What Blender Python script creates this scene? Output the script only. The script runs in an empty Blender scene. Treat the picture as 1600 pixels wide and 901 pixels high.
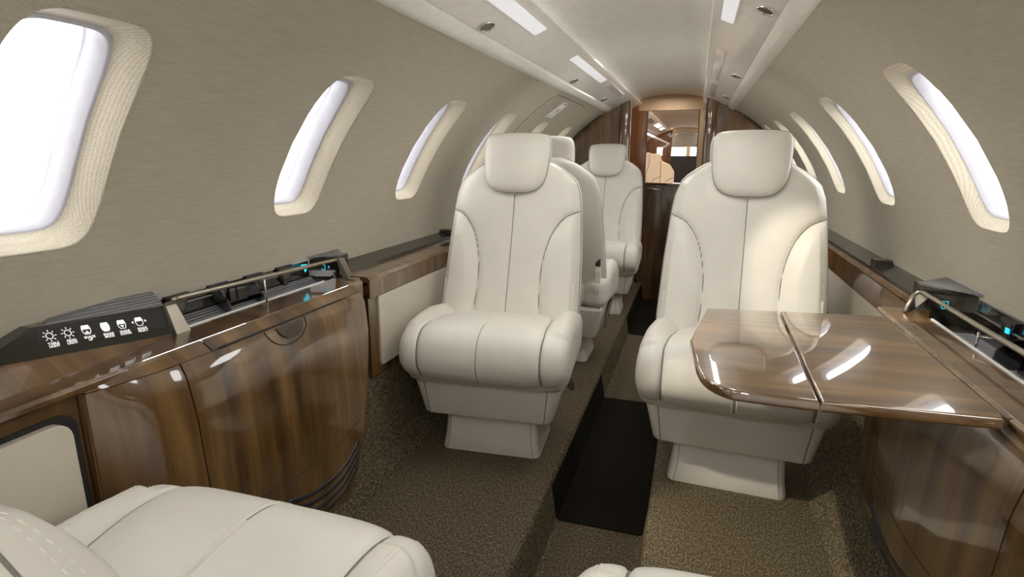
import bpy, bmesh, math, random
import numpy as np
from mathutils import Vector, Matrix
from mathutils.geometry import delaunay_2d_cdt
random.seed(3)
SC = bpy.context.scene
COL = SC.collection
R = math.radians

# ------------------------------------------------------------------ helpers
def prop(o, label=None, cat=None, group=None, kind=None):
    if label: o['label'] = label
    if cat: o['category'] = cat
    if group: o['group'] = group
    if kind: o['kind'] = kind
    return o

def thing(name, label, cat, group=None, loc=(0, 0, 0), rz=0, kind=None):
    o = bpy.data.objects.new(name, None)
    o.empty_display_size = .05
    COL.objects.link(o); o.location = loc; o.rotation_euler = (0, 0, rz)
    return prop(o, label, cat, group, kind)

def mk(name, verts, faces, mat, parent=None, smooth=False, uvs=None, loc=None):
    me = bpy.data.meshes.new(name)
    me.from_pydata([tuple(map(float, v)) for v in verts], [], [tuple(int(i) for i in f) for f in faces])
    me.update()
    bm = bmesh.new(); bm.from_mesh(me)
    bmesh.ops.recalc_face_normals(bm, faces=bm.faces)
    bm.to_mesh(me); bm.free()
    if uvs is not None:
        lay = me.uv_layers.new(name='UVMap')
        for l in me.loops: lay.data[l.index].uv = uvs[l.vertex_index]
    if smooth:
        me.polygons.foreach_set('use_smooth', [True] * len(me.polygons))
    me.materials.append(mat)
    o = bpy.data.objects.new(name, me); COL.objects.link(o)
    if parent: o.parent = parent
    if loc: o.location = loc
    return o

class MB:
    """collects solids into one mesh"""
    def __init__(s): s.v = []; s.f = []
    def add(s, v, f):
        n = len(s.v); s.v += [tuple(p) for p in v]; s.f += [tuple(i + n for i in q) for q in f]; return s
    def box(s, x0, x1, y0, y1, z0, z1, bev=0):
        bm = bmesh.new()
        bmesh.ops.create_cube(bm, size=1)
        for v in bm.verts:
            v.co = Vector(((x0 + x1) / 2 + v.co.x * (x1 - x0), (y0 + y1) / 2 + v.co.y * (y1 - y0), (z0 + z1) / 2 + v.co.z * (z1 - z0)))
        if bev: bmesh.ops.bevel(bm, geom=bm.edges[:], offset=bev, segments=2, profile=.6, affect='EDGES')
        return s.frombm(bm)
    def frombm(s, bm):
        bm.verts.index_update()
        s.add([v.co[:] for v in bm.verts], [[v.index for v in f.verts] for f in bm.faces]); bm.free(); return s
    def prism(s, pts, axis, a, b, bev=0):
        """polygon pts in the two other axes extruded along axis from a to b"""
        def P(p, t):
            return {'x': (t, p[0], p[1]), 'y': (p[0], t, p[1]), 'z': (p[0], p[1], t)}[axis]
        bm = bmesh.new()
        lo = [bm.verts.new(P(p, a)) for p in pts]; hi = [bm.verts.new(P(p, b)) for p in pts]
        n = len(pts)
        bm.faces.new(lo); bm.faces.new(hi)
        for i in range(n): bm.faces.new((lo[i], lo[(i + 1) % n], hi[(i + 1) % n], hi[i]))
        bmesh.ops.recalc_face_normals(bm, faces=bm.faces)
        if bev: bmesh.ops.bevel(bm, geom=bm.edges[:], offset=bev, segments=2, profile=.6, affect='EDGES')
        return s.frombm(bm)
    def tube(s, pts, r, n=8, cap=True, flat=None):
        pts = [Vector(p) for p in pts]; m = len(pts)
        up = Vector((0, 0, 1)); V = []; F = []
        prev = None
        for i, p in enumerate(pts):
            d = (pts[min(i + 1, m - 1)] - pts[max(i - 1, 0)]).normalized()
            if prev is None:
                a = d.cross(up) if abs(d.z) < .95 else d.cross(Vector((1, 0, 0)))
                a.normalize()
            else:
                a = (prev - d * prev.dot(d)).normalized()
            prev = a; b = d.cross(a)
            rr = r[i] if isinstance(r, (list, tuple)) else r
            for k in range(n):
                t = 2 * math.pi * k / n
                V.append(p + a * (rr * math.cos(t)) + b * (rr * math.sin(t)))
        for i in range(m - 1):
            for k in range(n):
                F.append((i * n + k, i * n + (k + 1) % n, (i + 1) * n + (k + 1) % n, (i + 1) * n + k))
        if cap: F.append(tuple(range(n))[::-1]); F.append(tuple((m - 1) * n + k for k in range(n)))
        return s.add(V, F)
    def build(s, name, mat, parent=None, smooth=False, loc=None):
        return mk(name, s.v, s.f, mat, parent, smooth, loc=loc)

def sm(o, ang=35):
    """smooth shading with sharp edges kept"""
    me = o.data
    me.polygons.foreach_set('use_smooth', [True] * len(me.polygons))
    me.set_sharp_from_angle(angle=R(ang))
    return o

def rrect(w, h, r, n=6, cx=0, cy=0):
    pts = []
    for sx, sy, a0 in ((1, 1, 0), (-1, 1, 90), (-1, -1, 180), (1, -1, 270)):
        for k in range(n + 1):
            a = R(a0 + 90 * k / n)
            pts.append((cx + sx * (w / 2 - r) + r * math.cos(a), cy + sy * (h / 2 - r) + r * math.sin(a)))
    return pts

def loft(rings, name, mat, parent, cap=True, smooth=True, closed=True):
    n = len(rings[0]); V = [p for r in rings for p in r]; F = []
    for i in range(len(rings) - 1):
        for k in range(n if closed else n - 1):
            F.append((i * n + k, i * n + (k + 1) % n, (i + 1) * n + (k + 1) % n, (i + 1) * n + k))
    if cap:
        F.append(tuple(range(n))[::-1]); F.append(tuple((len(rings) - 1) * n + k for k in range(n)))
    return mk(name, V, F, mat, parent, smooth)

# ------------------------------------------------------------------ materials
def newmat(name):
    m = bpy.data.materials.new(name); m.use_nodes = True
    nt = m.node_tree; b = nt.nodes['Principled BSDF']
    return m, nt, b
def N(nt, t, **k):
    n = nt.nodes.new(t)
    for a, v in k.items():
        if a in n.inputs.keys(): n.inputs[a].default_value = v
        else: setattr(n, a, v)
    return n
def L(nt, a, b): nt.links.new(a, b)
def ramp(nt, fac, stops):
    r = nt.nodes.new('ShaderNodeValToRGB')
    while len(r.color_ramp.elements) < len(stops): r.color_ramp.elements.new(.5)
    for e, (p, c) in zip(r.color_ramp.elements, stops):
        e.position = p; e.color = (*c, 1)
    L(nt, fac, r.inputs['Fac']); return r
def bump(nt, b, h, strength, dist):
    n = nt.nodes.new('ShaderNodeBump'); n.inputs['Strength'].default_value = strength; n.inputs['Distance'].default_value = dist
    L(nt, h, n.inputs['Height']); L(nt, n.outputs['Normal'], b.inputs['Normal']); return n

def plain(name, col, rough=.5, metal=0, coat=0, bumpy=0, spec=.5, var=.04):
    m, nt, b = newmat(name)
    tc = N(nt, 'ShaderNodeTexCoord')
    no = N(nt, 'ShaderNodeTexNoise', Scale=35.0, Detail=3.0)
    L(nt, tc.outputs['Object'], no.inputs['Vector'])
    lo = tuple(c * (1 - var) for c in col); hi = tuple(min(1, c * (1 + var)) for c in col)
    r = ramp(nt, no.outputs['Fac'], [(.3, lo), (.7, hi)])
    L(nt, r.outputs['Color'], b.inputs['Base Color'])
    b.inputs['Roughness'].default_value = rough; b.inputs['Metallic'].default_value = metal
    b.inputs['Coat Weight'].default_value = coat; b.inputs['Coat Roughness'].default_value = .05
    b.inputs['Specular IOR Level'].default_value = spec
    if bumpy: bump(nt, b, no.outputs['Fac'], .3, bumpy)
    return m

def emis(name, col, st):
    m, nt, b = newmat(name)
    b.inputs['Base Color'].default_value = (*col, 1); b.inputs['Emission Color'].default_value = (*col, 1)
    b.inputs['Emission Strength'].default_value = st; b.inputs['Roughness'].default_value = .3
    return m

def leather(name, col):
    m, nt, b = newmat(name)
    tc = N(nt, 'ShaderNodeTexCoord')
    v = N(nt, 'ShaderNodeTexVoronoi', Scale=420.0); L(nt, tc.outputs['Object'], v.inputs['Vector'])
    no = N(nt, 'ShaderNodeTexNoise', Scale=9.0, Detail=4.0); L(nt, tc.outputs['Object'], no.inputs['Vector'])
    r = ramp(nt, no.outputs['Fac'], [(.3, tuple(c * .96 for c in col)), (.7, tuple(min(1, c * 1.03) for c in col))])
    L(nt, r.outputs['Color'], b.inputs['Base Color'])
    b.inputs['Roughness'].default_value = .42; b.inputs['Specular IOR Level'].default_value = .45
    bump(nt, b, v.outputs['Distance'], .10, .0006)
    return m

def wood(name, band, grain, dark=(.045, .021, .007), mid=(.122, .062, .019), lite=(.220, .125, .045), off=0):
    """lacquered striped veneer; band = axis across the stripes, grain = axis along them"""
    m, nt, b = newmat(name)
    tc = N(nt, 'ShaderNodeTexCoord')
    def scaled(sb, sg, so):
        mp = nt.nodes.new('ShaderNodeMapping')
        s = [so, so, so]; s['xyz'.index(band)] = sb; s['xyz'.index(grain)] = sg
        mp.inputs['Scale'].default_value = s; mp.inputs['Location'].default_value = (off, off * .7, off * .3)
        L(nt, tc.outputs['Object'], mp.inputs['Vector']); return mp.outputs['Vector']
    n1 = N(nt, 'ShaderNodeTexNoise', Scale=1.0, Detail=3.0, Distortion=.55); L(nt, scaled(16, 1.5, 1.5), n1.inputs['Vector'])
    n2 = N(nt, 'ShaderNodeTexNoise', Scale=1.0, Detail=5.0, Distortion=.2); L(nt, scaled(260, 9, 30), n2.inputs['Vector'])
    n3 = N(nt, 'ShaderNodeTexNoise', Scale=1.0, Detail=3.0); L(nt, scaled(55, 5.0, 6), n3.inputs['Vector'])
    mx = N(nt, 'ShaderNodeMix', data_type='FLOAT'); mx.inputs[0].default_value = .20
    L(nt, n1.outputs['Fac'], mx.inputs[2]); L(nt, n3.outputs['Fac'], mx.inputs[3])
    mx2 = N(nt, 'ShaderNodeMix', data_type='FLOAT'); mx2.inputs[0].default_value = .16
    L(nt, mx.outputs[0], mx2.inputs[2]); L(nt, n2.outputs['Fac'], mx2.inputs[3])
    r = ramp(nt, mx2.outputs[0], [(.36, dark), (.50, mid), (.64, lite)])
    L(nt, r.outputs['Color'], b.inputs['Base Color'])
    b.inputs['Roughness'].default_value = .28
    b.inputs['Coat Weight'].default_value = 1; b.inputs['Coat Roughness'].default_value = .03
    b.inputs['Coat IOR'].default_value = 1.85
    return m

def fabric(name, c0, c1, uvmode=True, scale=88):
    m, nt, b = newmat(name)
    tc = N(nt, 'ShaderNodeTexCoord'); src = tc.outputs['UV' if uvmode else 'Object']
    w1 = N(nt, 'ShaderNodeTexWave', Scale=float(scale), Distortion=.4); w1.bands_direction = 'X'; w1.inputs['Detail Scale'].default_value = 2
    w2 = N(nt, 'ShaderNodeTexWave', Scale=float(scale), Distortion=.4); w2.bands_direction = 'Y'; w2.inputs['Detail Scale'].default_value = 2
    L(nt, src, w1.inputs['Vector']); L(nt, src, w2.inputs['Vector'])
    mu = N(nt, 'ShaderNodeMath', operation='MULTIPLY'); L(nt, w1.outputs['Fac'], mu.inputs[0]); L(nt, w2.outputs['Fac'], mu.inputs[1])
    mp = nt.nodes.new('ShaderNodeMapping'); mp.inputs['Scale'].default_value = (160, 14, 14); L(nt, src, mp.inputs['Vector'])
    no = N(nt, 'ShaderNodeTexNoise', Scale=1.0, Detail=3.0); L(nt, mp.outputs['Vector'], no.inputs['Vector'])
    mx = N(nt, 'ShaderNodeMix', data_type='FLOAT'); mx.inputs[0].default_value = .45
    L(nt, mu.outputs[0], mx.inputs[2]); L(nt, no.outputs['Fac'], mx.inputs[3])
    r = ramp(nt, mx.outputs[0], [(.15, c0), (.6, c1)])
    L(nt, r.outputs['Color'], b.inputs['Base Color'])
    b.inputs['Roughness'].default_value = .85; b.inputs['Specular IOR Level'].default_value = .2
    bump(nt, b, mu.outputs[0], .5, .0012)
    return m

def perforated(name, col, dot):
    m, nt, b = newmat(name)
    tc = N(nt, 'ShaderNodeTexCoord')
    v = N(nt, 'ShaderNodeTexVoronoi', Scale=310.0, Randomness=.25); L(nt, tc.outputs['Object'], v.inputs['Vector'])
    r = ramp(nt, v.outputs['Distance'], [(.18, dot), (.45, col)])
    L(nt, r.outputs['Color'], b.inputs['Base Color'])
    b.inputs['Roughness'].default_value = .7
    bump(nt, b, v.outputs['Distance'], .4, .001)
    return m

def carpet(name, dark, mid, lite):
    m, nt, b = newmat(name)
    tc = N(nt, 'ShaderNodeTexCoord')
    mp = nt.nodes.new('ShaderNodeMapping'); mp.inputs['Scale'].default_value = (500, 400, 500); L(nt, tc.outputs['Object'], mp.inputs['Vector'])
    no = N(nt, 'ShaderNodeTexNoise', Scale=1.0, Detail=3.0, Roughness=.7); L(nt, mp.outputs['Vector'], no.inputs['Vector'])
    mp2 = nt.nodes.new('ShaderNodeMapping'); mp2.inputs['Scale'].default_value = (190, 110, 140); L(nt, tc.outputs['Object'], mp2.inputs['Vector'])
    n2 = N(nt, 'ShaderNodeTexNoise', Scale=1.0, Detail=2.0); L(nt, mp2.outputs['Vector'], n2.inputs['Vector'])
    mx = N(nt, 'ShaderNodeMix', data_type='FLOAT'); mx.inputs[0].default_value = .35
    L(nt, no.outputs['Fac'], mx.inputs[2]); L(nt, n2.outputs['Fac'], mx.inputs[3])
    r = ramp(nt, mx.outputs[0], [(.38, dark), (.50, mid), (.63, lite)])
    L(nt, r.outputs['Color'], b.inputs['Base Color'])
    b.inputs['Roughness'].default_value = .95; b.inputs['Specular IOR Level'].default_value = .1
    bump(nt, b, mx.outputs[0], 1.0, .008)
    return m

def ribbed(name, col, axis, scale, rough=.35):
    m, nt, b = newmat(name)
    tc = N(nt, 'ShaderNodeTexCoord')
    w = N(nt, 'ShaderNodeTexWave', Scale=float(scale)); w.bands_direction = axis
    L(nt, tc.outputs['Object'], w.inputs['Vector'])
    r = ramp(nt, w.outputs['Fac'], [(.2, tuple(c * .55 for c in col)), (.6, col)])
    L(nt, r.outputs['Color'], b.inputs['Base Color'])
    b.inputs['Roughness'].default_value = rough
    bump(nt, b, w.outputs['Fac'], .8, .002)
    return m

def glass(name, tint=(1, 1, 1), gl=.08):
    m = bpy.data.materials.new(name); m.use_nodes = True; nt = m.node_tree
    for n in list(nt.nodes): nt.nodes.remove(n)
    out = nt.nodes.new('ShaderNodeOutputMaterial'); mix = nt.nodes.new('ShaderNodeMixShader')
    tr = nt.nodes.new('ShaderNodeBsdfTransparent'); tr.inputs['Color'].default_value = (*tint, 1)
    g = nt.nodes.new('ShaderNodeBsdfGlossy'); g.inputs['Roughness'].default_value = .02
    mix.inputs[0].default_value = gl
    L(nt, tr.outputs[0], mix.inputs[1]); L(nt, g.outputs[0], mix.inputs[2]); L(nt, mix.outputs[0], out.inputs['Surface'])
    return m

M = {}
M['wall'] = fabric('woven wall fabric', (.43, .395, .32), (.61, .57, .475))
M['reveal'] = perforated('perforated reveal fabric', (.54, .49, .395), (.27, .235, .175))
M['leather'] = leather('cream leather', (.70, .675, .615))
M['leather2'] = leather('cream leather panel', (.62, .575, .49))
M['seam'] = plain('seam shadow thread', (.20, .185, .160), .8)
M['stitch'] = plain('stitch thread', (.80, .77, .70), .7)
M['woodL'] = wood('veneer vertical stripes', 'y', 'z')
M['woodT'] = wood('veneer table', 'y', 'x', (.070, .032, .010), (.155, .080, .027), (.265, .150, .058), off=3.3)
M['woodC'] = wood('veneer ledge', 'y', 'x', (.060, .028, .010), (.130, .066, .024), (.21, .12, .048), off=5.1)
M['woodB'] = wood('veneer bulkhead', 'x', 'z', (.060, .028, .011), (.150, .075, .030), (.27, .155, .07), off=1.7)
M['woodD'] = wood('veneer door', 'x', 'z', (.045, .018, .008), (.10, .045, .018), (.17, .085, .034), off=2.2)
M['woodO'] = wood('veneer orange jamb', 'x', 'z', (.10, .035, .010), (.20, .075, .022), (.28, .12, .04), off=4.2)
M['carpet'] = carpet('loop carpet', (.036, .028, .015), (.140, .112, .068), (.46, .385, .265))
M['mat'] = carpet('aisle shade dark', (.008, .007, .005), (.018, .016, .011), (.035, .03, .02))  # near-black colour that paints the shade of the sunken aisle
M['ceil'] = plain('ceiling leather', (.90, .885, .83), .55)
M['valance'] = plain('valance ivory', (.91, .895, .85), .32, coat=.3)
M['panelwhite'] = plain('white gloss lens', (.88, .87, .90), .2, coat=.5, var=.01)
M['plastic'] = plain('white window bezel', (.50, .50, .56), .4)
M['dark'] = plain('dark recess', (.012, .011, .010), .6)
M['black'] = plain('black gloss panel', (.018, .017, .014), .12, coat=.6)
M['blackm'] = plain('black satin', (.022, .021, .022), .4)
M['metal'] = plain('taupe metal', (.36, .33, .27), .3, metal=.85)
M['chrome'] = plain('chrome', (.75, .74, .72), .12, metal=1)
M['steel'] = plain('dark steel rail', (.10, .095, .085), .25, metal=.7, coat=.4)
M['bronze'] = plain('bronze lever', (.12, .10, .085), .35, metal=.6)
M['greytray'] = ribbed('grey ribbed tray', (.17, .17, .19), 'Z', 60)
M['ribbedY'] = ribbed('ribbed grey cap', (.25, .25, .27), 'Y', 42)
M['ribbedF'] = ribbed('ribbed grey tray floor', (.42, .42, .44), 'Y', 30)
M['ribbedX'] = ribbed('ribbed grey wedge', (.22, .22, .25), 'X', 42)
M['lip'] = plain('bright lip', (.92, .92, .93), .2, coat=.5)
M['smoke'] = glass('smoked divider', (.35, .35, .38), .12)
M['pane'] = glass('window pane', (1, 1, 1), .05)
M['icon'] = emis('white icon', (.9, .9, .88), .35)
M['cyan'] = emis('cyan icon', (.03, .55, .75), .8)
M['lens'] = emis('lit lens', (.86, .87, .92), .30)
M['beigeW'] = plain('warm beige wall', (.55, .43, .29), .7)
M['beigeV'] = plain('warm beige valance', (.68, .56, .42), .4)
M['beige'] = plain('warm beige panel', (.56, .42, .28), .6)
M['beigeL'] = leather('beige leather', (.70, .55, .38))
M['brown'] = plain('dark brown panel', (.045, .025, .018), .5)
M['greyp'] = plain('warm grey panel', (.20, .175, .14), .5)
M['darkgl'] = plain('louvre slot', (.020, .020, .024), .3)
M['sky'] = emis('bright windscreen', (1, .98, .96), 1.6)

# ------------------------------------------------------------------ fuselage shell
A_, B_, ZC = .950, .898, .625            # elliptical cabin section
YB, YF = -2.2, 4.5
def ell(t, off=0, s=1):
    """t in degrees above horizontal, off outwards"""
    x = A_ * math.cos(R(t)); z = B_ * math.sin(R(t))
    n = Vector((x / A_ ** 2, z / B_ ** 2)).normalized()
    return (s * (x + n.x * off), ZC + z + n.y * off)

WT, WH = 33.1, 14.6                       # window centre and half height in degrees
left_w = [(.693, .240), (1.403, .228), (2.085, .228), (2.745, .23), (3.405, .23), (4.07, .23), (.02, .255), (-.66, .255), (-1.34, .255)]
right_w = [(1.602, .232), (2.385, .255), (3.095, .250), (3.72, .245), (4.25, .23), (.86, .26), (.12, .26), (-.62, .26), (-1.36, .26)]
DEG = math.pi / 180 * .93                 # metres per degree

def wloop(cy, w, dh=0, dw=0, n=56):
    out = []
    for k in range(n):
        a = 2 * math.pi * k / n
        c, s_ = math.cos(a), math.sin(a)
        e = 2 / 4.8
        u = math.copysign(abs(c) ** e, c); v = math.copysign(abs(s_) ** e, s_)
        hw = (w / 2 - dw) * (1 - .035 * (v * v))           # barrel sides
        d = dh * (1.75 if v > 0 else .62)
        out.append((WT + v * (WH - d / DEG), cy + u * hw))
    return out

def shell(side, wins, name):
    s = -1 if side == 'left' else 1
    t0, t1 = -18.0, 61.0
    pts = []; edges = []; loops = []
    ts = np.linspace(t0, t1, 46); ys = np.linspace(YB, YF + .02, 150)
    def inside(t, y, lp, m=0):
        c = False; j = len(lp) - 1
        for i in range(len(lp)):
            if (lp[i][1] > y) != (lp[j][1] > y) and t < (lp[j][0] - lp[i][0]) * (y - lp[i][1]) / (lp[j][1] - lp[i][1]) + lp[i][0]: c = not c
            j = i
        return c
    bord = [(t, ys[0]) for t in ts] + [(t1, y) for y in ys[1:-1]] + [(t, ys[-1]) for t in ts[::-1]] + [(t0, y) for y in ys[1:-1][::-1]]
    for b in bord: pts.append(Vector((b[0] * DEG, b[1])))
    nb = len(bord); edges += [(i, (i + 1) % nb) for i in range(nb)]
    big = [wloop(cy, w, -.012, -.012) for cy, w in wins]
    for cy, w in wins:
        lp = wloop(cy, w); loops.append(lp); n0 = len(pts)
        pts += [Vector((p[0] * DEG, p[1])) for p in lp]
        edges += [(n0 + i, n0 + (i + 1) % len(lp)) for i in range(len(lp))]
    for t in ts[1:-1]:
        for y in ys[1:-1]:
            if not any(abs(y - wins[i][0]) < .3 and inside(t, y, b) for i, b in enumerate(big)):
                pts.append(Vector((t * DEG, y)))
    V, E, F, *_ = delaunay_2d_cdt(pts, edges, [], 0, 1e-6)
    faces = []
    for f in F:
        c = sum((V[i] for i in f), Vector((0, 0))) / len(f)
        if any(abs(c.y - wins[i][0]) < .3 and inside(c.x / DEG, c.y, lp) for i, lp in enumerate(loops)): continue
        faces.append(f)
    vs = []
    for v in V:
        x, z = ell(v.x / DEG, 0, s); vs.append((x, v.y, z))
    o = mk(name, vs, faces, M['wall'], None, True, [(v.x, v.y) for v in V])
    prop(o, 'beige woven fabric cabin sidewall, %s side' % side, None, None, 'structure')
    # windows
    idx0 = 1 if side == 'left' else 1 + len(left_w)
    for i, (cy, w) in enumerate(wins):
        rings = []
        prof = [(0, 0, 0), (-.001, .0015, .0015), (.004, .004, .004), (.012, .009, .009), (.030, .019, .018), (.046, .028, .026), (.050, .032, .030)]
        kd, kw = (1, 1) if s < 0 else (.62, .38)          # the right-hand reveals read shallower
        for off, dh, dw in prof:
            off *= kd; dw *= kw
            rings.append([(lambda q: (q[0], p[1], q[1]))(ell(p[0], off, s)) for p in wloop(cy, w, dh, dw)])
        wn = loft(rings, 'window_%d' % (idx0 + i), M['reveal'], None, cap=False)
        prop(wn, None, None, None, 'structure')
        rings = []
        for off, dh, dw in [(.048, .030, .028), (.050, .036, .033), (.095, .038, .035), (.100, .042, .040)]:
            off *= kd; dw *= kw
            rings.append([(lambda q: (q[0], p[1], q[1]))(ell(p[0], off, s)) for p in wloop(cy, w, dh, dw)])
        loft(rings, 'window_frame', M['plastic'], wn, cap=False)
        lp = wloop(cy, w, .042, .040 * kw)
        q = [(lambda q: (q[0], p[1], q[1]))(ell(p[0], .099 * kd, s)) for p in lp]
        q2 = [(lambda q: (q[0], p[1], q[1]))(ell(p[0], .103 * kd, s)) for p in lp]
        loft([q, q2], 'pane', M['pane'], wn, cap=True, smooth=False)
    return o
shell('left', left_w, 'wall_left')
shell('right', right_w, 'wall_right')

# ------------------------------------------------------------------ floor (raised seat decks, sunk aisle), carpeted lower sides
AZ = -.15
def fillet(pts, r=.016, n=4):
    out = [pts[0]]
    for i in range(1, len(pts) - 1):
        a, b, c = Vector(pts[i - 1]), Vector(pts[i]), Vector(pts[i + 1])
        d1 = (a - b).normalized(); d2 = (c - b).normalized()
        p, q = b + d1 * r, b + d2 * r
        for k in range(n + 1):
            t = k / n
            out.append(tuple(p * (1 - t) ** 2 + b * 2 * t * (1 - t) + q * t * t))
    out.append(pts[-1]); return out
prof = fillet([(-.705, 0), (-.172, 0), (-.150, AZ), (.142, AZ), (.160, 0), (.655, 0)])
rings = [[(x, y, z) for x, z in prof] for y in np.linspace(YB, 10.6, 50)]
fl = loft(rings, 'floor', M['carpet'], None, cap=False, closed=False)
prop(fl, None, None, None, 'structure'); sm(fl, 50)
for s, nm, x0, zt, xt in ((-1, 'baseboard_left', .70, .345, .800), (1, 'baseboard_right', .65, .345, .865)):
    p = fillet([(s * (x0 - .002), -.002), (s * (x0 + .055), .09), (s * xt, zt), (s * .906, zt + .008)], .03)
    o = loft([[(x, y, z) for x, z in p] for y in np.linspace(YB, YF, 30)], nm, M['carpet'], None, cap=False, closed=False)
    prop(o, None, None, None, 'structure')

for ya, yb, lb in ((1.69, 2.76, 'near-black sheet painting shade in the sunken aisle between the two viewer-facing seats'), (3.90, 4.97, 'near-black sheet painting shade in the sunken aisle in front of the far doorway')):  # dark sheets laid in where the aisle is only in shade
    o = MB().box(-.1465, .1385, ya, yb, AZ + .0005, AZ + .006, .002).build('aisle_shade', M['mat']); prop(o, lb, 'mat')  # 'mat' here is only a dark sheet standing in for shade, no real mat
    MB().prism([(-.150, AZ + .004), (-.1465, AZ + .004), (-.166, -.022), (-.1695, -.022)], 'y', ya, yb).build('left_riser_shade', M['mat'], o)  # riser linings carry the same painted shade up both sides
    MB().prism([(.142, AZ + .004), (.1385, AZ + .004), (.154, -.022), (.1575, -.022)], 'y', ya, yb).build('right_riser_shade', M['mat'], o)

# ceiling
def ceil_pts(w=.262, z0=1.510, zp=1.578, n=24):
    return [(w * math.sin(R(-90 + 180 * k / n)), z0 + (zp - z0) * math.cos(R(-90 + 180 * k / n)) ** .8 if 0 < k < n else z0) for k in range(n + 1)]
o = loft([[(x, y, z) for x, z in ceil_pts()] for y in np.linspace(YB, 5.0, 20)], 'ceiling', M['ceil'], None, cap=False, closed=False)
prop(o, None, None, None, 'structure')

# valances (overhead panels) along both sides
for i, s in enumerate((-1, 1)):
    p = VP = [(.466, 1.4110), (.459, 1.4085), (.450, 1.4090), (.438, 1.4125), (.424, 1.4200), (.416, 1.4285), (.411, 1.4345), (.409, 1.4395), (.404, 1.4385),
         (.251, 1.500), (.243, 1.506), (.241, 1.515), (.246, 1.522), (.262, 1.525)]
    o = loft([[(s * x, y, z) for x, z in p] for y in (YB, 0, 2, 5.0)], 'trim_%d' % (i + 1), M['valance'], None, cap=False, closed=False)
    prop(o, None, None, None, 'structure'); sm(o, 28)
VD = Vector((.251 - .414, 1.500 - 1.434)).normalized()
def vpoint(s, x, y, off=0):
    """point on the sloped valance plane at |x|, lifted off towards the cabin"""
    z = 1.4345 + (x - .411) * (1.500 - 1.4345) / (.251 - .411)
    return Vector((s * (x - off * VD.y * 1), y, z - off * abs(VD.x)))
def vframe(s):
    a = (vpoint(s, .26, 0) - vpoint(s, .40, 0)).normalized()     # inboard-up
    n = Vector((-s * VD.y, 0, -abs(VD.x))).normalized()            # facing the cabin
    n = (n - a * n.dot(a)).normalized()
    return a, Vector((0, 1, 0)), n

def ceiling_lens(s, x0, x1, y0, y1, skew, label, mat, grille=False):
    a, b, n = vframe(s)
    t = thing('overhead_lens', label, 'ceiling panel', None, vpoint(s, (x0 + x1) / 2, (y0 + y1) / 2))
    w = (x1 - x0) / abs(a.x); h = y1 - y0
    def P(u, v, k): return a * u + b * (v + skew * u / w) + n * k
    out = rrect(w, h, .010, 3)
    lo = [P(u, v, -.001) for u, v in out]; hi = [P(u, v, .0015) for u, v in out]
    inn = rrect(w - .006, h - .006, .008, 3)
    loft([lo, hi, [P(u, v, .0008) for u, v in inn]], 'lens_frame', M['valance'], t, cap=True, smooth=False)
    loft([[P(u, v, .0006) for u, v in inn], [P(u, v, .0022) for u, v in rrect(w - .010, h - .010, .007, 3)]], 'lens', mat, t, smooth=False)
    return t
ceiling_lens(-1, .268, .318, 1.40, 1.945, .0, 'long white overhead lens panel on the left valance, nearest the viewer', M['lens'])
ceiling_lens(-1, .270, .312, 2.45, 3.27, .0, 'middle white overhead lens panel on the left valance', M['lens'])
ceiling_lens(-1, .268, .312, 3.42, 4.05, .0, 'far white overhead lens panel on the left valance beside the bulkhead', M['panelwhite'])
ceiling_lens(1, .266, .310, 1.40, 1.985, .0, 'long white overhead lens panel on the right valance, nearest the viewer', M['lens'])
ceiling_lens(1, .266, .310, 2.46, 3.38, .0, 'middle overhead panel on the right valance with diagonal glints', M['panelwhite'])
ceiling_lens(1, .268, .312, 3.50, 4.25, .0, 'far overhead panel on the right valance beside the bulkhead', M['panelwhite'])
ceiling_lens(-1, .268, .318, -.6, .2, .0, 'white overhead lens panel on the left valance above the near seats', M['lens'])
ceiling_lens(1, .266, .310, -.6, .2, .0, 'white overhead lens panel on the right valance above the near seats', M['lens'])

def vent(s, x, y, label, src=[None]):
    a, b, n = vframe(s)
    t = thing('air_vent', label, 'air vent', 'oval overhead air vents', vpoint(s, x, y))
    def ring(rx, ry, k, m=28): return [a * (rx * math.cos(2 * math.pi * i / m)) + b * (ry * math.sin(2 * math.pi * i / m)) + n * k for i in range(m)]
    loft([ring(.025, .038, -.002), ring(.025, .038, .003), ring(.0230, .0345, .005), ring(.021, .030, .003), ring(.020, .029, .001)], 'bezel', M['chrome'], t)
    loft([ring(.0205, .0295, .0005), ring(.0205, .0295, .0012)], 'grille_disc', M['dark'], t, smooth=False)
    for k in range(-4, 5):
        mb = MB(); ry = .028 * math.sqrt(max(0, 1 - (k / 5.2) ** 2)); c = a * (k * .0038)
        hw = .0009
        pts = [c + a * u + b * v + n * q for q in (.001, .0035) for u, v in ((-hw, -ry), (hw, -ry), (hw, ry), (-hw, ry))]
        mb.add(pts, [(0, 1, 2, 3), (4, 5, 6, 7), (0, 1, 5, 4), (1, 2, 6, 5), (2, 3, 7, 6), (3, 0, 4, 7)])
        mb.build('slat', M['metal'], t)
vent(-1, .378, 1.655, 'oval chrome air vent on the left valance nearest the viewer')
vent(-1, .380, 2.90, 'oval air vent in the middle of the left valance')
vent(-1, .381, 3.87, 'oval air vent at the far end of the left valance')
vent(1, .373, 1.71, 'oval chrome air vent on the right valance nearest the viewer')
vent(1, .376, 2.98, 'oval air vent in the middle of the right valance')
vent(1, .376, 3.97, 'oval air vent at the far end of the right valance')

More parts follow.
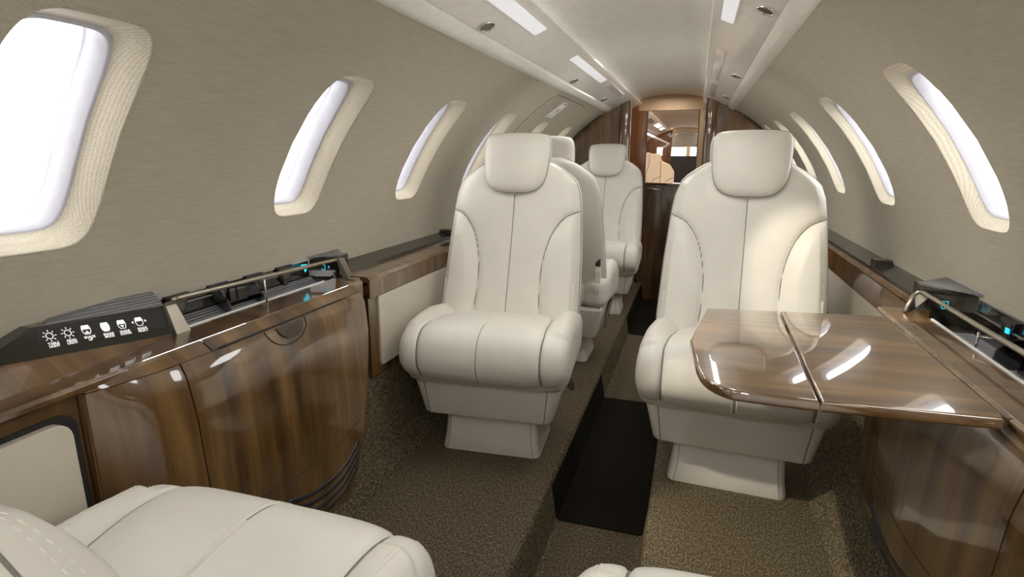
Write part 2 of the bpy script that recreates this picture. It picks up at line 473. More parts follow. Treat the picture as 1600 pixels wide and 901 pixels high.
# emergency-exit latch cover on the left sidewall
def latch():
    t0_, y0_ = ell(53.4, 0, -1), 3.33
    t = thing('exit_latch_cover', 'white recessed latch cover on the left sidewall above the windows', 'latch', None, (t0_[0], y0_, t0_[1]))
    def P(u, v, k):   # u along arc (deg), v along Y
        x, z = ell(53.4 + u, -k, -1); return (x - t0_[0], v + .0 , z - t0_[1])
    def rr(w, h, r, k): return [P(u / DEG, v, k) for u, v in rrect(w, h, r, 3)]
    loft([rr(.135, .135, .01, .0005), rr(.135, .135, .01, .004), rr(.125, .125, .008, .006), rr(.105, .10, .006, .004)], 'bezel', M['panelwhite'], t, smooth=False)
    loft([rr(.100, .080, .006, .0045), rr(.098, .078, .006, .0065)], 'paddle', M['valance'], t, smooth=False)
    loft([rr(.030, .008, .003, .0068), rr(.028, .006, .002, .009)], 'slot', M['dark'], t, smooth=False)
latch()
# seam of the exit panel in the fabric
mb = MB()
mb.tube([(lambda q: (q[0], 3.00, q[1]))(ell(t_, -.0005, -1)) for t_ in np.linspace(20, 57, 20)] + [(lambda q: (q[0], 3.04, q[1]))(ell(59, -.0005, -1))] , .0016, 6)
mb.tube([(lambda q: (q[0], y, q[1]))(ell(59.3, -.0008, -1)) for y in (3.03, 3.4, 3.75)], .003, 6)
o = mb.build('trim_3', M['seam']); prop(o, None, None, None, 'structure')

# ------------------------------------------------------------------ bulkhead with opening, vestibule, door, forward compartment
def arcpoly(s, x_in, z0=AZ):
    """bulkhead half: from the opening edge out to the shell"""
    pts = [(s * x_in, z0), (s * x_in, 1.474)]
    pts += [(s * .43, 1.434), (s * .462, 1.412)]
    for t in np.linspace(58, 0, 24):
        x, z = ell(t, -.0, s); pts.append((x, z))
    pts += [(s * .80, .30), (s * .68, z0)]
    return pts
for s, xin, nm in ((-1, .33, 'wall_front_left'), (1, .335, 'wall_front_right')):
    o = MB().prism(arcpoly(s, xin), 'y', YF - .0, YF + .05).build(nm, M['woodB'])
    prop(o, None, None, None, 'structure')
for i, (x0, x1) in enumerate(((-.352, -.268), (.262, .345))):
    pts = rrect(x1 - x0, .11, .030, 5, (x0 + x1) / 2, 4.50)
    o = MB().prism(pts, 'z', AZ, 1.498).build('trim_%d' % (4 + i), M['woodB']); sm(o, 40)
    prop(o, None, None, None, 'structure')
# dark edging where bulkhead meets the fabric
for i, s in enumerate((-1, 1)):
    pts = [(lambda q: (q[0], YF - .012, q[1]))(ell(t_, -.006, s)) for t_ in np.linspace(58.5, 3, 30)]
    o = MB().tube(pts, .009, 8).build('trim_%d' % (6 + i), M['steel'], None, True); prop(o, None, None, None, 'structure')
# vestibule walls
o = MB().box(-.43, -.262, 4.98, 5.03, AZ, 1.53).box(-.36, -.33, 4.55, 4.99, AZ, 1.49).build('wall_vestibule_left', M['woodO']); prop(o, None, None, None, 'structure')
o = MB().box(.262, .43, 4.98, 5.03, AZ, 1.53).box(.345, .36, 4.55, 4.99, AZ, 1.49).build('wall_vestibule_right', M['woodB']); prop(o, None, None, None, 'structure')
o = MB().box(-.262, -.188, 4.985, 5.03, AZ, 1.455, .004).build('trim_8', M['woodO']); prop(o, None, None, None, 'structure')
# beige header with arched top filling the ceiling section
hp = [(-.262, 1.452), (.262, 1.452)] + [(x, z + .002) for x, z in ceil_pts()][::-1]
o = MB().prism(hp, 'y', 4.985, 5.03).build('wall_vestibule_header', M['beige']); prop(o, None, None, None, 'structure')
o = MB().box(.222, .262, 4.985, 5.03, .87, 1.455).build('trim_9', M['beige']); prop(o, None, None, None, 'structure')
o = MB().box(-.188, -.184, 4.98, 5.0, .87, 1.452).box(.218, .222, 4.98, 5.0, .87, 1.452).box(-.188, .222, 4.98, 5.0, 1.448, 1.452).build('trim_10', M['brown']); prop(o, None, None, None, 'structure')

t = thing('galley_half_door', 'dark wooden half door with small handle at the end of the aisle', 'door', None, (0, 4.99, AZ))
MB().box(-.188, .262, -.01, .03, .0, 1.00, .003).build('door_panel', M['woodD'], t)
MB().prism([(-.10, -.05), (.0, -.11), (.262, -.14), (.262, -.012), (-.188, -.012)], 'z', 1.00, 1.018, .002).build('counter_top', M['woodD'], t)
MB().tube([(-.150, -.014, .965), (-.150, -.035, .966), (-.135, -.042, .966), (-.04, -.042, .962), (-.028, -.035, .962), (-.028, -.014, .962)], .007).build('handle', M['chrome'], t, True)

# forward compartment beyond the door opening
for s__, nm in ((-1, 'wall_galley_left'), (1, 'wall_galley_right')):
    o = loft([[(lambda q: (q[0], y, q[1]))(ell(t_, 0, s__)) for t_ in np.linspace(-45, 59, 30)] for y in (5.03, 10.6)], nm, M['beigeW'], None, cap=False, closed=False)
    prop(o, None, None, None, 'structure')
o = loft([[(x, y, z) for x, z in ceil_pts(.262, 1.51, 1.56)] for y in (5.031, 10.6)], 'ceiling_galley', M['beige'], None, cap=False, closed=False); prop(o, None, None, None, 'structure')
for i, s__ in enumerate((-1, 1)):
    o = loft([[(s__ * x, y, z) for x, z in VP] for y in (5.031, 10.0)], 'trim_%d' % (11 + i), M['beigeV'], None, cap=False, closed=False)
    prop(o, None, None, None, 'structure'); sm(o, 28)
ceiling_lens(-1, .262, .330, 7.55, 8.35, 0, 'small lit lens on the valance beyond the doorway, the nearer of the two', M['sky'])
ceiling_lens(-1, .262, .330, 8.60, 9.05, 0, 'small lit lens on the valance beyond the doorway, the farther of the two', M['sky'])
ceiling_lens(-1, .275, .345, 6.45, 7.15, 0, 'grey grille panel on the valance beyond the doorway', M['greyp'])
o = MB().prism([(-.19, AZ), (-.19, 1.52), (-.30, 1.482), (-.43, 1.432), (-.47, 1.405)] + [ell(t_, 0, -1) for t_ in np.linspace(58, -40, 20)], 'y', 9.95, 10.0).build('wall_galley_partition', M['woodO']); prop(o, None, None, None, 'structure')
o = MB().box(-.42, -.335, 9.935, 9.95, 1.10, 1.235, .002).build('galley_window', M['sky']); prop(o, 'small bright square window pane on the wood partition beyond the doorway', 'panel')  # window pane with its daylight put in as own glow
# cockpit end
arc = [(.035 + .225 * math.cos(R(a_)), 1.425 + .095 * math.sin(R(a_))) for a_ in range(180, -1, -12)]
o = MB().prism([(.50, 1.0), (.50, 1.60), (-.19, 1.60)] + [(-.19, 1.2)] + arc[0:] + [(.26, 1.0)], 'y', 10.1, 10.14).build('wall_cockpit_header', M['beige']); prop(o, None, None, None, 'structure')
o = MB().tube([(.035 + .19 * math.cos(R(a_)), 10.09, 1.405 + .085 * math.sin(R(a_))) for a_ in range(160, 19, -10)], .008).build('trim_13', M['chrome'], None, True); prop(o, None, None, None, 'structure')
o = MB().box(-.5, .6, 10.55, 10.58, 1.245, 1.65).build('wall_cockpit', M['greyp']); prop(o, None, None, None, 'structure')
t = thing('cockpit_windscreen', 'bright white two-pane windscreen seen through the doorway', 'windscreen', None, (.10, 10.56, 1.09))
for xa, xb in ((-.35, -.065), (.0, .20)):
    MB().box(xa, xb, 0, .02, -.02, .16, .002).build('windscreen_pane', M['sky'], t)
MB().box(-.065, .0, -.012, .018, -.02, .17).build('centre_post', M['beige'], t)
t = thing('cockpit_console', 'black cockpit instrument hood below the white windscreen', 'console', None, (.05, 10.4, AZ))
MB().prism([(-.40, 0), (.45, 0), (.45, 1.22), (.25, 1.245), (-.25, 1.245), (-.40, 1.22)], 'y', 0, .17, .004).build('hood', M['blackm'], t)

def jump_seat():
    t = thing('galley_seat', 'beige leather seat with curved seams seen through the doorway', 'seat', None, (-.16, 6.2, AZ))
    pts = [(-.20, .55), (-.20, 1.24), (-.16, 1.275), (-.10, 1.275), (-.09, 1.265), (.015, 1.26), (.03, 1.19), (.12, 1.15), (.165, 1.08), (.175, .55)]
    MB().prism(pts, 'y', 0, .12, .015).build('backrest', M['beigeL'], t)
    mb = MB()
    for c in ([(-.09, 1.26), (-.09, 1.15), (-.12, 1.05), (-.125, .6)], [(.03, 1.19), (.035, .6)], [(.03, 1.03), (-.03, 1.0), (-.08, .93), (-.10, .8)], [(.165, 1.02), (.10, .99), (.06, .92)]):
        mb.tube([(x, -.001, z) for x, z in c], .0035, 6)
    mb.build('seam', M['seam'], t)
    MB().prism([(-.22, .2), (-.22, 1.11), (-.165, 1.08), (-.125, 1.0), (-.11, .2)], 'y', -.06, -.005, .006).build('side_panel', M['brown'], t)
    MB().box(-.2, .175, -.35, .1, .40, .55, .03).build('cushion', M['beigeL'], t)
    MB().box(-.1, .1, -.2, .05, 0, .40, .01).build('pedestal', M['brown'], t)
jump_seat()
# rear bulkhead behind the viewer
pts = [(.68, 0), (.8, .345)] + [ell(t_, 0, 1) for t_ in np.linspace(-4, 58, 20)] + [(.25, 1.52), (0, 1.58), (-.25, 1.52)] + [ell(t_, 0, -1) for t_ in np.linspace(58, -4, 20)] + [(-.8, .345), (-.705, 0), (-.16, 0), (-.15, AZ), (.15, AZ), (.16, 0)]
o = MB().prism(pts, 'y', YB - .03, YB).build('wall_back', M['ceil']); prop(o, None, None, None, 'structure')

# ------------------------------------------------------------------ seats (local frame: sitter faces -Y, origin on the floor under the cushion)
YO = .33
def fr(x, z, w):
    """front surface y of the backrest"""
    base = .365 + .36 * (z - .45) - YO
    return base
def dist_poly(px, pz, poly):
    d = np.full(px.shape, 9.)
    for (x0, z0), (x1, z1) in zip(poly[:-1], poly[1:]):
        vx, vz = x1 - x0, z1 - z0
        t = np.clip(((px - x0) * vx + (pz - z0) * vz) / (vx * vx + vz * vz), 0, 1)
        d = np.minimum(d, np.hypot(px - x0 - t * vx, pz - z0 - t * vz))
    return d
def catmull(pts, n=8):
    pts = [np.array(p, float) for p in pts]; P = [2 * pts[0] - pts[1]] + pts + [2 * pts[-1] - pts[-2]]
    out = []
    for i in range(1, len(P) - 2):
        for k in range(n):
            t = k / n
            out.append(tuple(.5 * ((2 * P[i]) + (-P[i - 1] + P[i + 1]) * t + (2 * P[i - 1] - 5 * P[i] + 4 * P[i + 1] - P[i + 2]) * t * t + (-P[i - 1] + 3 * P[i] - 3 * P[i + 1] + P[i + 2]) * t ** 3)))
    out.append(tuple(pts[-1])); return out

BW = [(.405, .272), (.43, .282), (.50, .287), (.70, .281), (.88, .269), (.94, .260), (.98, .245), (1.005, .222), (1.030, .188), (1.050, .155), (1.066, .118), (1.078, .085)]
bz = np.array([p[0] for p in BW]); bw = np.array([p[1] for p in BW])
seamsB = [catmull([(s * .262, .868), (s * .205, .842), (s * .160, .780), (s * .134, .690), (s * .126, .58), (s * .134, .49), (s * .140, .40)]) for s in (-1, 1)]
cseam = [(0, .98), (0, .41)]
def bdetail(x, z):
    d = np.minimum(dist_poly(x, z, seamsB[0]), dist_poly(x, z, seamsB[1]))
    dc = dist_poly(x, z, cseam)
    puff = .013 * (1 - np.exp(-d / .028)) - .006 * np.exp(-(d / .005) ** 2)
    # bolsters stand proud of the centre
    xb = np.interp(z, [.41, .49, .58, .69, .78, .84, .87], [.140, .134, .126, .134, .16, .205, .262])
    wing = np.where(z < .87, np.clip((np.abs(x) - xb) / .05, 0, 1), 0)
    puff = puff + .018 * wing * np.clip((.87 - z) / .1, 0, 1)
    puff = puff - .0035 * np.exp(-(dc / .004) ** 2) + .004 * (1 - np.exp(-dc / .03))
    # hollow around the headrest
    dh = np.hypot(np.maximum(np.abs(x) - .06, 0), np.maximum(1.02 - z, 0) * 1.0)
    puff = puff - .012 * np.clip(1 - dh / .11, 0, 1) ** 1.2
    return puff
def bfront(x, z):
    w = np.interp(z, bz, bw)
    r = np.clip(np.abs(x) / w, 0, 1)
    D = .060
    y = .365 + .36 * (z - .45) - YO + .012 * np.sin((z - .45) * 5.0) * 1.0
    y = y + D * (1 - (1 - r ** 5.5) ** (1 / 2.2))
    fade = np.clip((1 - r) * 8, 0, 1)
    return y - bdetail(x, z) * fade
def make_backrest(parent):
    rows = np.concatenate([np.linspace(.405, .44, 7), np.linspace(.447, 1.02, 84), np.linspace(1.027, 1.078, 12)])
    th = np.radians(np.linspace(-90, 90, 101)); thb = np.radians(np.linspace(90, -90, 30))[1:-1]
    rings = []
    for z in rows:
        w = np.interp(z, bz, bw)
        kb = math.sqrt(max(0, 1 - (1 - min(1, (z - .4049) / .028)) ** 2)); kt = math.sqrt(max(0, 1 - (1 - min(1, (1.0785 - z) / .035)) ** 2))
        k = max(.04, min(kb, kt))
        x = w * np.sin(th); yf = bfront(x, np.full_like(x, z))
        base = .365 + .36 * (z - .45) - YO
        T = .13 - .03 * np.clip((z - .6) / .5, 0, 1)
        ymid = base + .062
        yf = ymid + (yf - ymid) * k
        xb = w * np.sin(thb); yb = ymid + k * (T - .062) * (1 - np.abs(np.sin(thb)) ** 3.5) ** (1 / 2.2)
        rings.append([(a, b, z) for a, b in zip(x, yf)] + [(a, b, z) for a, b in zip(xb, yb)])
    o = loft(rings, 'backrest', M['leather'], parent)
    return o
def on_back(pts, lift=.0): 
    a = np.array(pts); y = bfront(a[:, 0], a[:, 1]) - lift
    return [(p[0], q, p[1]) for p, q in zip(a, y)]

# headrest
def head_outline(m=56):
    raw = [(0, .940), (.045, .941), (.085, .951), (.112, .975), (.126, 1.010), (.133, 1.060), (.136, 1.110), (.133, 1.145), (.120, 1.165), (.09, 1.172), (.045, 1.175), (0, 1.176)]
    r = catmull(raw, 5)
    l = [(-x, z) for x, z in r[1:-1]][::-1]
    return r + l
HC = (0, 1.062)
def make_headrest(parent):
    ol = head_outline(); rings = []
    yc = .365 + .36 * (1.06 - .45) - YO
    def ring(k, y):
        return [(x * k, y + .30 * (z - HC[1]) * k, HC[1] + (z - HC[1]) * k) for x, z in ol]
    yb = yc + .045
    oz = np.array([z for x, z in ol[:len(ol) // 2 + 1]]); ox = np.array([x for x, z in ol[:len(ol) // 2 + 1]])
    for k in (.02, .12, .24, .36, .48, .60, .70, .78, .84, .89, .925, .95, .97, .985):
        rg = []
        for x, y, z in ring(k, 0):
            u = abs(x) / max(.02, float(np.interp(z, oz, ox))); v = abs(z - 1.058) / .119
            dd = (1 - k ** 7) ** .55
            rr2 = min(1, (x * x + (z - 1.062) ** 2) / .15 ** 2)
            rg.append((x, y + yb - .045 - .017 - .030 * dd - .009 * (1 - rr2), z))
        rings.append(rg)
    for k, d in ((.992, -.0165), (.998, -.012), (1.0, -.004), (1.0, .010), (.985, .024), (.94, .036), (.8, .042), (.4, .045), (.02, .045)):
        rings.append(ring(k, yb - .045 + d))
    o = loft(rings, 'headrest', M['leather'], parent)
    rim = ring(.99, yb - .045 - .0185)
    MB().tube(rim + rim[:1], .0016, 6, cap=False).build('seam', M['seam'], o, True)
    return o

# cushion: closed profile (y,z) swept along x
CP = catmull([(.02, .335), (-.012, .375), (-.018, .42), (.0, .470), (.045, .500), (.12, .508), (.22, .497), (.34, .478), (.44, .462), (.50, .445)], 9) + \
     catmull([(.505, .42), (.50, .36), (.46, .335), (.30, .318), (.15, .308), (.08, .298), (.045, .305), (.03, .318)], 5)
CP = [(a - YO, b) for a, b in CP]
def cush_seam_x(y):  # y local w/ YO
    return np.interp(y, [-.02 - YO, .05 - YO, .20 - YO, .40 - YO, .5 - YO], [.214, .216, .208, .190, .180])
def cush_pt(x, a, nrm, hw=.300):
    y, z = a
    r = abs(x) / hw
    cx = np.array((.20 - YO, .40))
    p = np.array(a)
    # rounded ends
    e = max(0., (abs(x) - (hw - .055)) / .055); k = 1 - .34 * (1 - math.sqrt(max(0, 1 - e ** 2.2)))
    kz = 1 - .50 * (1 - math.sqrt(max(0, 1 - e ** 2.2)))
    sx = float(cush_seam_x(y)); d = abs(abs(x) - sx)
    top = 1.0 if (z > .335) else 0.0
    g = (.012 * (1 - math.exp(-d / .03)) - .007 * math.exp(-(d / .0055) ** 2)) * top
    out = max(0., min(1., (abs(x) - sx) / .05))
    g += out * .022 * max(0, min(1, (y + YO - .10) / .15)) * (1 if nrm[1] > .3 else 0)
    g -= out * .012 * (1 if y + YO < .06 else 0)
    if z > .36 and y + YO < .30: g -= .0035 * math.exp(-(x / .004) ** 2)
    p = p + np.array(nrm) * g
    q = np.array((cx[0] + (p[0] - cx[0]) * k, cx[1] + (p[1] - cx[1]) * kz))
    return (x, q[0], q[1])
def prof_normals(P):
    n = len(P); out = []
    for i in range(n):
        a, b = P[i - 1], P[(i + 1) % n]; t = np.array((b[0] - a[0], b[1] - a[1])); t = t / (np.linalg.norm(t) + 1e-9)
        out.append((-t[1], t[0]))
    return out
CN = prof_normals(CP)
def make_cushion(parent):
    xs = list(np.concatenate([-.300 + .055 * (1 - np.cos(np.radians(np.linspace(2, 90, 12)))), np.linspace(-.243, .243, 97), .300 - .055 * (1 - np.cos(np.radians(np.linspace(90, 2, 12))))]))
    rings = [[cush_pt(x, a, n) for a, n in zip(CP, CN)] for x in xs]
    return loft(rings, 'cushion', M['leather'], parent)

def make_seat(label, loc, rz, belt=False):
    t = thing('cabin_seat', label, 'seat', None, loc, rz)
    b = make_backrest(t)
    mb = MB()
    for s_ in seamsB: MB().tube(on_back(s_, .0026), .0019, 6).build('seam', M['seam'], b, True)
    mb.tube(on_back([(0, z) for z in np.linspace(.93, .43, 60)], .0012), .0013, 6)
    mb.build('seam', M['seam'], b, True)
    for s_ in (-1, 1):     # rows of stitches beside the bolster edge
        mb = MB()
        z = .47
        while z < .86:
            w = float(np.interp(z, bz, bw)) - .016
            for dx in (0, .006):
                mb.tube(on_back([(s_ * (w - dx), z), (s_ * (w - dx), z + .005)], .0004), .0007, 4)
            z += .011
        mb.build('stitching', M['stitch'], b)
    # edge piping along the outline
    for s_ in (-1, 1):
        pts = []; mb = MB()
        for z in np.linspace(.45, 1.068, 60):
            w = float(np.interp(z, bz, bw)) * .985; pts.append((s_ * w, float(bfront(np.array([s_ * w]), np.array([z]))[0]) - .0005, z))
        mb.tube(pts, .0016, 6)
        mb.build('piping', M['seam'], b, True)
    make_headrest(t)
    c = make_cushion(t)
    mb = MB()
    iN = [i for i, (y, z) in enumerate(CP) if i < 82]
    for s_ in (-1, 1):
        pts = [cush_pt(s_ * float(cush_seam_x(CP[i][0])), (CP[i][0], CP[i][1]), CN[i]) for i in iN if CP[i][0] + YO < .47]
        MB().tube(pts, .0040, 6).build('seam', M['seam'], c, True)
    pts = [cush_pt(0, CP[i], CN[i]) for i in iN if CP[i][0] + YO < .10]
    mb.tube(pts, .0015, 6)
    mb.build('seam', M['seam'], c, True)
    for s_, offs in ((-1, (.042, .049)), (1, (.042, .049)), (1, (-.207,)), (-1, (-.207,))):
      mb = MB()
      for off in offs:
        for i in range(2, 60):
            x = s_ * (float(cush_seam_x(CP[i][0])) + off)
            a = cush_pt(x, CP[i], CN[i]); b2 = cush_pt(x, CP[i + 1], CN[i + 1])
            a = np.array(a) + np.array((0, *CN[i])) * .0006; b2 = np.array(b2) + np.array((0, *CN[i])) * .0006
            mb.tube([a, a + (b2 - a) * .55], .0007, 4)
      mb.build('stitching', M['stitch'], c)
    # shroud under the cushion
    def rr(w, y0, y1, z, r=.03):
        return [(x, y, z) for x, y in rrect(w, y1 - y0, r, 4, 0, (y0 + y1) / 2)]
    sh = loft([rr(.44, .12 - YO, .44 - YO, .160), rr(.475, .095 - YO, .47 - YO, .162), rr(.482, .090 - YO, .475 - YO, .170), rr(.545, .070 - YO, .50 - YO, .315), rr(.53, .08 - YO, .49 - YO, .330), rr(.48, .10 - YO, .46 - YO, .332)], 'seat_pan_cover', M['leather'], t)
    sm(sh, 40)
    mb = MB()
    for s_ in (-1, 1):
        MB().tube([(s_ * .212, .0895 - YO, .166), (s_ * .228, .0695 - YO, .312)], .0016, 6).build('seam', M['seam'], sh)
    # pedestal skirt: narrow foot flaring up and back
    rg = []
    for z, w, y0, y1 in ((0, .375, .135, .40), (.01, .375, .134, .40), (.05, .360, .140, .385), (.10, .352, .147, .385), (.135, .35, .150, .42), (.165, .35, .152, .455), (.19, .345, .156, .475)):
        rg.append([(x, y, z) for x, y in rrect(w, y1 - y0, .028, 5, 0, (y0 + y1) / 2 - YO)])
    pd = loft(rg, 'pedestal', M['leather'], t); sm(pd, 50)
    for s_ in (-1, 1):
        MB().tube([(s_ * .166, .134 - YO, .004), (s_ * .158, .139 - YO, .05), (s_ * .154, .147 - YO, .10), (s_ * .152, .151 - YO, .165)], .0009, 6).build('seam', M['seam'], pd)
    # recline pivot caps with chrome rings, side shells and lever
    for s_ in (-1, 1):
        mb = MB(); cy, cz = .478 - YO, .575
        def ring(rad, x): return [(s_ * (x - .024), cy + rad * math.cos(2 * math.pi * k / 24), cz + rad * math.sin(2 * math.pi * k / 24)) for k in range(24)]
        cap_ = loft([ring(.040, .262), ring(.040, .284), ring(.036, .288), ring(.030, .2885)], 'pivot_ring', M['bronze'], t); sm(cap_, 40)
        c2 = loft([ring(.031, .270), ring(.031, .2890), ring(.026, .2925), ring(.012, .2935)], 'pivot_cap', M['leather'], t); sm(c2, 40)
        side = [(.28, .31), (.25, .34), (.26, .40), (.36, .44), (.385, .50), (.42, .60), (.49, .60), (.515, .52), (.52, .42), (.49, .33), (.42, .29)]
        MB().prism([(a - YO, b) for a, b in side], 'x', s_ * .235, s_ * .266, .006).build('side_shell', M['leather'], t)
        lev = [(.10, .345), (.115, .360), (.16, .352), (.36, .215), (.372, .195), (.355, .188), (.30, .215)]
        MB().prism([(a - YO, b) for a, b in lev], 'x', s_ * .268, s_ * .283, .003).build('lever', M['bronze'], t)
    return t

seatA = make_seat('cream leather cabin seat facing the viewer, left of the aisle, fully in view', (-.448, 1.99, 0), R(4))
def copy_seat(label, loc, rz):
    r = seatA.copy(); COL.objects.link(r); r.location = loc; r.rotation_euler = (0, 0, rz); r['label'] = label
    for ch in seatA.children:
        c = ch.copy(); COL.objects.link(c); c.parent = r
        for g in ch.children:
            d = g.copy(); COL.objects.link(d); d.parent = c
    return r
copy_seat('cream leather cabin seat facing the viewer behind the open wooden table', (.402, 2.005, 0), R(-3))
copy_seat('cream leather cabin seat back to back with the left viewer-facing seat, facing away', (-.455, 2.93, 0), R(180))
copy_seat('far cream leather cabin seat facing the viewer in front of the wood bulkhead', (-.405, 4.05, 0), R(1))
copy_seat('cream leather cabin seat hidden mostly behind the right viewer-facing seat, facing away', (.415, 2.90, 0), R(180))
g_ = copy_seat('near cream leather cabin seat at the bottom left corner, facing away from the viewer', (-.414, .385, 0), R(180))
h = copy_seat('reclined cream leather seat at the bottom edge, only its front corner showing', (.392, .425, 0), R(180))
piv = Vector((0, .40 - YO, .46))
for c in g_.children:
    if c.name.split('.')[0] in ('backrest', 'headrest'):
        c.matrix_local = Matrix.Translation(piv) @ Matrix.Rotation(R(3.3), 4, "X") @ Matrix.Translation(-piv)
for c in h.children:
    if c.name.split('.')[0] in ('backrest', 'headrest'):
        c.matrix_local = Matrix.Translation(piv) @ Matrix.Rotation(R(-52), 4, 'X') @ Matrix.Translation(-piv)
for o in [x for x in COL.objects if x.get('category') == 'seat' and x.name.startswith('cabin_seat')]: o['group'] = 'cream leather cabin seats'

# ------------------------------------------------------------------ side consoles
ZS = [0, .03, .10, .20, .36, .55, .64, .668, .684, .690]
def console(s, top, lip, ztop, y0, y1, panel_y, nm, label, bulge):
    XS = [bulge + .030, bulge + .022, bulge + .008, bulge, bulge - .001, bulge + .010, bulge + .026, bulge + .040, top - .006, top]
    zs = [z * ztop / .69 for z in ZS]
    rx_out = .905
    def sx(z): return float(np.interp(z, zs, XS))
    def ye(z): return y1 - .17 * (1 - z / ztop) ** 1.6
    r = .085
    def S(z, u, off=0):
        """surface point; u runs along Y, past ye-r it wraps round the far end"""
        x = sx(z) - off; yc = ye(z) - r
        if s < 0 and u < .86: x += (.786 - off - x) * ((.86 - u) / .20) ** 2
        if u <= yc: return (s * x, u, z)
        a = min(1, (u - yc) / .24) * 90
        xo = rx_out
        return (s * (xo - (xo - x) * math.cos(R(a))), yc + (r + off) * math.sin(R(a)), z)
    root = thing(nm, label, 'cabinet', None, (0, 0, 0))
    def patch(name, z0, z1, u0, u1, off, mat, nz=26, nu=40, par=root, th=.006):
        V = []; F = []
        zz = np.linspace(z0, z1, nz); uu = np.linspace(u0, u1, nu)
        for o_ in (off, off - th):
            for z in zz:
                for u in uu: V.append(S(z, u, o_))
        def I(l, i, j): return l * nz * nu + i * nu + j
        for i in range(nz - 1):
            for j in range(nu - 1):
                F.append((I(0, i, j), I(0, i, j + 1), I(0, i + 1, j + 1), I(0, i + 1, j)))
                F.append((I(1, i, j), I(1, i + 1, j), I(1, i + 1, j + 1), I(1, i, j + 1)))
        for i in range(nz - 1):
            for j in (0, nu - 1): F.append((I(0, i, j), I(1, i, j), I(1, i + 1, j), I(0, i + 1, j)))
        for j in range(nu - 1):
            for i in (0, nz - 1): F.append((I(0, i, j), I(1, i, j), I(1, i, j + 1), I(0, i, j + 1)))
        return sm(mk(name, V, F, mat, par), 40)
    # carcass (dark, shows only in the joints)
    patch('carcass', 0, zs[-1] - .03, y0, y1 + .16, -.005, M['dark'], 20, 50)
    yd = panel_y
    patch('near_panel', .0, zs[-1] - .024, y0, yd - .002, .002, M['woodL'])
    d = patch('door', .008, zs[-1] - .0235, yd + .002, y1 + .155, .002, M['woodL'], 40, 70)
    patch('near_rail', zs[-1] - .0225, zs[-1] - .001, y0, yd + .081, .002, M['woodL'], 8, 30)
    patch('top_rail', zs[-1] - .0225, zs[-1] - .001, yd + .085, y1 + .155, .002, M['woodL'], 8, 60)
    # slots and handle, curved seam, louvres
    def line(mat, name, pts, r_, par, lift=.002):
        return MB().tube([S(z, u, lift) for u, z in pts], r_, 6).build(name, mat, par, True)
    zt = zs[-1] - .022
    line(M['dark'], 'door_slot', [(u, zt) for u in np.linspace(yd + .10, yd + .58, 16)], .0028, d, .003)
    hy = yd + .325
    mb = MB(); pts = []
    for k in range(13):
        a = R(180 + 180 * k / 12); pts.append(S(zt - .006 + .036 * math.sin(a), hy + .048 * math.cos(a), .003))
    cen = S(zt - .010, hy, .003)
    mb.v = [cen] + pts; mb.f = [(0, i, i + 1) for i in range(1, 13)]
    mb.v += [tuple(np.array(v) + np.array((-s * .003, 0, 0))) for v in mb.v[:14]]
    mb.f += [(14, 14 + i + 1, 14 + i) for i in range(1, 13)] + [(i, i + 1, i + 15, i + 14) for i in range(1, 13)]
    mb.build('handle_recess', M['brown'], d)
    rim = [S(zt - .004 + .050 * math.sin(R(180 + 180 * k / 16)), hy - .012 + .075 * math.cos(R(180 + 180 * k / 16)), .0035) for k in range(17)]
    MB().tube(rim, .0011, 6).build('handle_plate_edge', M['dark'], d, True)
    line(M['dark'], 'lower_seam', catmull([(yd + .13, .285), (yd + .30, .262), (yd + .44, .265), (yd + .56, .290)], 5), .0011, d)
    for k in range(4):
        dz = -.028 * k; e = .012 * k
        line(M['darkgl'], 'louvre', catmull([(yd + .22 + e, .215 + dz * .8), (yd + .30, .185 + dz), (yd + .40, .170 + dz), (yd + .47, .182 + dz), (yd + .545 - e * .4, .222 + dz)], 6), .0078, d, -.0015)
    MB().prism([(S(z, y0)[0], z) for z in np.linspace(0, zs[-1] - .024, 14)] + [(s * .90, zs[-1] - .024), (s * .905, .36), (s * .86, 0.0)], 'y', y0 - .004, y0 + .004).build('near_end_panel', M['woodL'], root)
    return root, S, sx
def ledge_cap(root, s, top, lip, ztop, y0, y1):
    # wood cap with rounded front edge and chamfered far end
    p = [(s * lip, ztop - .020), (s * (top + .004), ztop - .020), (s * (top - .003), ztop - .014), (s * (top - .004), ztop - .006), (s * (top + .001), ztop), (s * lip, ztop + .0005)]
    o = loft([[(x, y, z) for x, z in p] for y in (y0, y1 - .03, y1)], 'ledge', M['woodC'], root, smooth=False)
    return o

cabL, SL, sxL = console(-1, .780, .885, .690, .660, 1.565, .828, 'side_console',
    'large glossy striped wood console cabinet on the left wall with curved louvres and finger pull', .712)
ledge_cap(cabL, -1, .780, .885, .690, .20, 1.55)
# near lower return with cream arm panel beside the near seat
MB().box(-.93, -.800, -.6, .655, .34, .668, .003).build('return_panel', M['woodL'], cabL)
pp = rrect(.545, .372, .03, 5, .3725, .456)
MB().prism([(y, z) for y, z in pp], 'x', -.802, -.793, .001).build('dark_reveal', M['dark'], cabL)
pp = rrect(.525, .36, .03, 5, .3625, .455)
MB().prism([(y, z) for y, z in pp], 'x', -.794, -.776, .003).build('arm_panel', M['leather2'], cabL)

cabR, SR, sxR = console(1, .752, .843, .665, .45, 1.80, .975, 'side_console',
    'glossy striped wood console cabinet on the right under the folding table hinge', .725)
ledge_cap(cabR, 1, .752, .843, .665, .20, 1.80)

